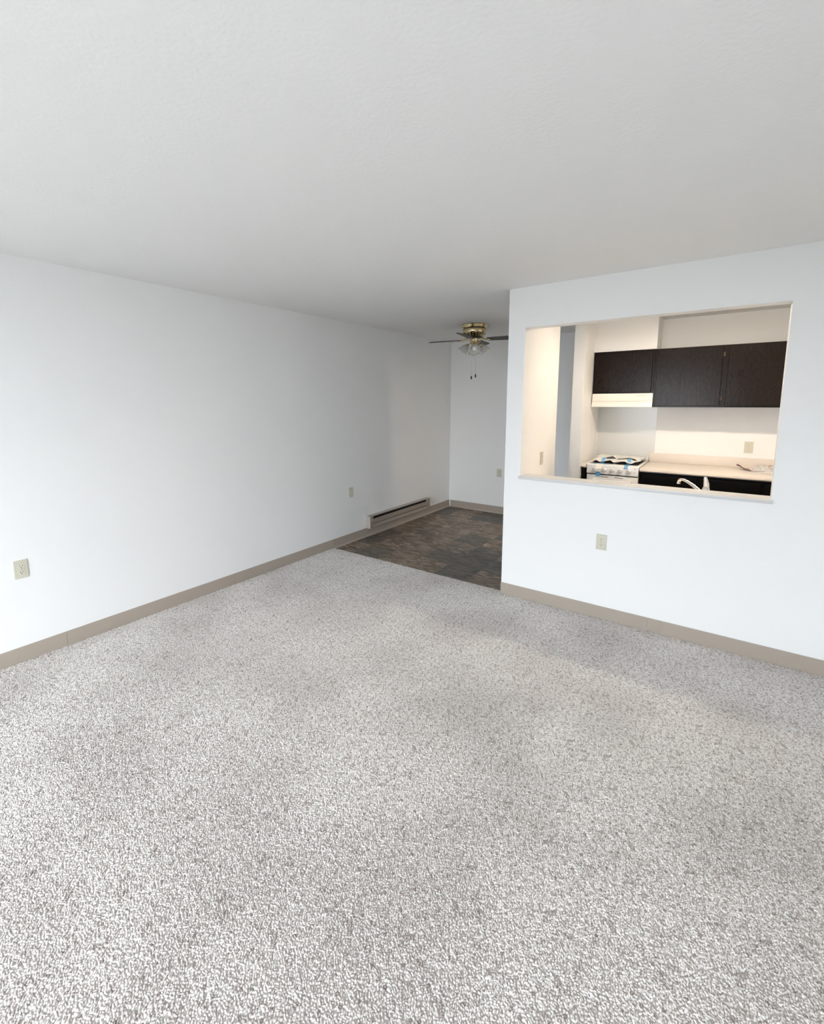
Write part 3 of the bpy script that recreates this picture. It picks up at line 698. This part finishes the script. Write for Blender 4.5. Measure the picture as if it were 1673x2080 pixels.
# packing paper draped over the grates, one sheet in front and one behind
def tri(t): t = t % 1.0; return 1 - abs(2 * t - 1)
def paper(label, x0, x1, y0, y1, zl, zh, n, ph, seed):
    rnd = random.Random(seed); jit = [[rnd.uniform(-1, 1) for _ in range(12)] for _ in range(40)]
    NU = int(round(n * 4))
    def fn(u, v):
        i, j = int(round(u * NU)), int(round(v * 4))
        x = x0 + (x1 - x0) * u; y = y0 + (y1 - y0) * v
        k = tri(u * n + ph + 0.10 * jit[i][0]) * (0.75 + 0.25 * jit[(i // 3) * 3][1])
        z = zl + (zh - zl) * max(0.0, k) * (1 - 0.55 * v) + 0.0025 * abs(jit[i][j]) + 0.006 * v
        return (x - RX0, y - RF + 0.014 * jit[i][2] * (1 - v), z)
    b = MB(); b.sheet(fn, NU, 4, 0.0010)
    return b.build('packing_sheet', M['paper'], rg, label=label)
paper('crumpled white packing sheet over the front burners', 2.216, 2.684, 1.672, 1.930, 0.954, 0.984, 3.4, 0.20, 1)
paper('crumpled white packing sheet over the rear burners', 2.222, 2.680, 1.945, 2.205, 0.960, 0.998, 2.7, 0.62, 5)

def tape(label, pts, wdt, axis='x', name='tape_strip', material='tape', cat='tape', thick=0.0006):
    # pts: path in the (y, z) plane at a given x centre, or along x
    b = MB()
    L_, R_ = [], []
    for p in pts:
        p = Vector(p); o_ = Vector((wdt / 2, 0, 0)) if axis == 'x' else Vector((0, wdt / 2, 0))
        L_.append(p - o_); R_.append(p + o_)
    n_ = []
    for i in range(len(pts)):
        t = Vector(pts[min(i + 1, len(pts) - 1)]) - Vector(pts[max(i - 1, 0)])
        nn = t.cross(R_[i] - L_[i]).normalized()
        if nn.z < 0 or (abs(nn.z) < 0.2 and nn.y > 0): nn = -nn
        n_.append(nn * thick)
    va = [b.bm.verts.new(p) for p in L_]; vb = [b.bm.verts.new(p) for p in R_]
    vc = [b.bm.verts.new(p + q) for p, q in zip(L_, n_)]; vd = [b.bm.verts.new(p + q) for p, q in zip(R_, n_)]
    for i in range(len(pts) - 1):
        b.bm.faces.new((va[i], va[i + 1], vb[i + 1], vb[i])); b.bm.faces.new((vc[i], vd[i], vd[i + 1], vc[i + 1]))
        b.bm.faces.new((va[i], vc[i], vc[i + 1], va[i + 1])); b.bm.faces.new((vb[i], vb[i + 1], vd[i + 1], vd[i]))
    b.bm.faces.new((va[0], vb[0], vd[0], vc[0])); b.bm.faces.new((va[-1], vc[-1], vd[-1], vb[-1]))
    bmesh.ops.recalc_face_normals(b.bm, faces=b.bm.faces)
    o = b.build(name, M[material], rg, label=label); o.location = (-RX0, -RF, 0); return o
yT = RF - 0.004
tape('blue tape strip lying along the front left edge of the range top', [(2.235, 1.648, 0.9388), (2.325, 1.646, 0.9388), (2.415, 1.649, 0.9388)], 0.026, 'y')
tape('blue tape strip running back over the left side of the range top', [(2.330, 1.640, 0.9396), (2.335, 1.690, 0.9402), (2.338, 1.728, 0.955), (2.342, 1.742, 0.988), (2.346, 1.80, 0.990)], 0.034)
tape('blue tape strip folded down over the front edge near the right-hand knobs', [(2.588, 1.80, 0.990), (2.586, 1.742, 0.986), (2.583, 1.725, 0.952), (2.580, 1.69, 0.9396), (2.578, 1.642, 0.9392), (2.577, 1.6295, 0.9365), (2.577, 1.6285, 0.931), (2.576, 1.6195, 0.919), (2.575, 1.6178, 0.905)], 0.036)
tape('blue tape strip below the paper note across the oven door gap', [(2.318, 1.6130, 0.856), (2.318, 1.6125, 0.838), (2.317, 1.6170, 0.820), (2.317, 1.6170, 0.808)], 0.045)
tape('small cream paper note taped over the second knob area of the range', [(2.328, 1.640, 0.9402), (2.327, 1.6270, 0.9378), (2.326, 1.6180, 0.920), (2.322, 1.6020, 0.890), (2.320, 1.6040, 0.862)], 0.060, 'x', 'paper_note', 'note', 'paper')

# ------------------------------------------------------------------ leaflet, plastic bag and papers on the counter
rnd = random.Random(4)
b = MB()
def fn(u, v):
    x = 3.470 + 0.112 * u; y = 2.150 - 0.125 * u + 0.085 * (v - 0.5)
    return (x, y, CTOP + 0.004 + 0.030 * (1 - u) ** 1.2 + 0.012 * math.sin(math.pi * v) * (1 - u) + 0.004 * math.sin(9 * u))
b.sheet(fn, 14, 6, 0.001); tag(b.build('leaflet', M['maroon'], smooth=True), 'curled maroon leaflet on the counter, left of the plastic bag', 'leaflet')
b = MB()
jit = [[rnd.uniform(-1, 1) for _ in range(16)] for _ in range(20)]
def fn(u, v):
    x = 3.586 + 0.175 * u; y = 2.150 - 0.170 * v + 0.02 * math.sin(5 * u)
    e = math.sin(math.pi * u) ** 0.7 * math.sin(math.pi * v) ** 0.6 if 0 < u < 1 and 0 < v < 1 else 0
    return (x, y, CTOP + 0.006 + 0.052 * e * (0.75 + 0.35 * jit[int(u * 16)][int(v * 12)]))
b.sheet(fn, 16, 12, 0.0006); tag(b.build('plastic_bag', M['plastic']), 'crumpled clear plastic bag lying on the counter under the outlet', 'bag')
b = MB()
def fn(u, v):
    x = 3.625 + 0.165 * u; y = 1.915 + 0.05 * v - 0.03 * u
    return (x, y, CTOP + 0.0022 + 0.005 * math.sin(3.0 * u) ** 2 * (0.4 + v))
b.sheet(fn, 10, 3, 0.001); tag(b.build('paper_slip', M['paper'], smooth=True), 'white paper slip on the counter in front of the plastic bag', 'paper')
b = MB(); pts = []
for k in range(26):
    a = k / 25 * 2 * math.pi * 1.4
    pts.append((3.690 + 0.050 * math.cos(a), 2.165 + 0.022 * math.sin(a), CTOP + 0.010 + 0.018 * (1 + math.sin(a * 1.5 + 1)) + 0.001 * k / 25))
b.tube(pts, 0.0022, 6); tag(b.build('twist_cord', M['maroon'], smooth=True), 'thin dark looped cord lying behind the plastic bag on the counter', 'cord')

# ------------------------------------------------------------------ sink counter behind the pass-through and faucet
CTN = 0.897
t = tag(empty('sink_counter', (KLX + 0.001, T + 0.001, CTN - 0.038)), 'almond laminate sink counter behind the pass-through ledge', 'countertop')
W_ = RIGHT_X - KLX - 0.003
sx0, sx1, sy0, sy1 = 3.00 - KLX, 3.56 - KLX, 0.14, 0.56
b = MB(); b.box(0, sx0, 0, 0.600, 0, 0.038); b.box(sx1, W_, 0, 0.600, 0, 0.038); b.box(sx0, sx1, 0, sy0, 0, 0.038); b.box(sx0, sx1, sy1, 0.600, 0, 0.038)
b.build('worktop', M['laminate'], t)
sk = tag(empty('kitchen_sink', (KLX + sx0, T + sy0, CTN)), 'stainless steel sink set in the counter behind the pass-through', 'sink')
b = MB(); sw, sd = sx1 - sx0, sy1 - sy0
b.box(0.004, 0.008, 0.004, sd - 0.004, -0.17, -0.002); b.box(sw - 0.008, sw - 0.004, 0.004, sd - 0.004, -0.17, -0.002); b.box(0.004, sw - 0.004, 0.004, 0.008, -0.17, -0.002); b.box(0.004, sw - 0.004, sd - 0.008, sd - 0.004, -0.17, -0.002); b.box(0.004, sw - 0.004, 0.004, sd - 0.004, -0.176, -0.17)
b.build('bowl', M['steel'], sk)
b = MB(); b.box(-0.015, 0.008, -0.015, sd + 0.015, 0.0005, 0.003); b.box(sw - 0.008, sw + 0.015, -0.015, sd + 0.015, 0.0005, 0.003); b.box(0.008, sw - 0.008, -0.015, 0.008, 0.0005, 0.003); b.box(0.008, sw - 0.008, sd - 0.008, sd + 0.015, 0.0005, 0.003)
b.build('rim', M['steel'], sk)
b = MB(); b.box(KLX + 0.002, RIGHT_X - 0.002, T + 0.002, 0.66, 0.10, 0.715); sc_ = b.build('sink_cabinet', M['oak'])
tag(sc_, 'dark base cabinet under the sink counter behind the pass-through', 'cabinet')
fc = tag(empty('faucet', (3.305, 0.180, CTOP)), 'brushed nickel single-lever kitchen faucet rising above the pass-through ledge', 'faucet')
b = MB(); b.lathe([(0.031, CTN - CTOP + 0.0005), (0.031, CTN - CTOP + 0.007), (0.026, CTN - CTOP + 0.012), (0.025, 0.05), (0.021, 0.085), (0.016, 0.098), (0.0, 0.100)], 24); b.build('body', M['nickel'], fc, True)
b = MB(); pts = [(-0.012, 0.010, 0.040), (-0.045, 0.035, 0.068), (-0.080, 0.060, 0.092), (-0.110, 0.082, 0.108), (-0.136, 0.102, 0.117), (-0.154, 0.116, 0.116), (-0.163, 0.123, 0.106), (-0.166, 0.126, 0.092)]
b.tube(pts, [0.014, 0.0125, 0.0115, 0.0105, 0.010, 0.010, 0.0105, 0.0105], 14); sp = b.build('spout', M['nickel'], fc, True)
b = MB(); b.lathe([(0.0115, 0.0), (0.0115, -0.008), (0.008, -0.010), (0, -0.010)], 14, (-0.1665, 0.1263, 0.092)); b.build('aerator', M['steel'], sp, True)
b = MB(); b.tube([(0.002, 0.0, 0.092), (0.000, -0.002, 0.115), (-0.004, -0.006, 0.140), (-0.008, -0.010, 0.158), (-0.010, -0.012, 0.166)], [0.017, 0.0165, 0.0125, 0.010, 0.006], 14); b.build('lever', M['nickel'], fc, True)

# ------------------------------------------------------------------ kitchen ceiling lamp (above the frame)
kl = tag(empty('ceiling_lamp', (3.20, 0.90, H)), 'long narrow warm white ceiling lamp inside the kitchen', 'lamp')
b = MB()
b.box(-0.61, 0.61, -0.060, 0.060, -0.040, -0.0005)
b.box(-0.61, 0.61, -0.060, -0.052, -0.066, -0.040); b.box(-0.61, 0.61, 0.052, 0.060, -0.066, -0.040)
b.box(-0.61, -0.602, -0.052, 0.052, -0.066, -0.040); b.box(0.602, 0.61, -0.052, 0.052, -0.066, -0.040)
b.build('lamp_pan', M['lamp_body'], kl)
m = bpy.data.materials.new('lamp_tube'); m.use_nodes = True
e = bsdf(m); e.inputs['Base Color'].default_value = (0.9, 0.85, 0.75, 1); e.inputs['Emission Color'].default_value = (1.0, 0.84, 0.66, 1); e.inputs['Emission Strength'].default_value = 60.0
b = MB(); b.box(-0.600, 0.600, -0.032, 0.032, -0.070, -0.044); b.build('diffuser', m, kl)
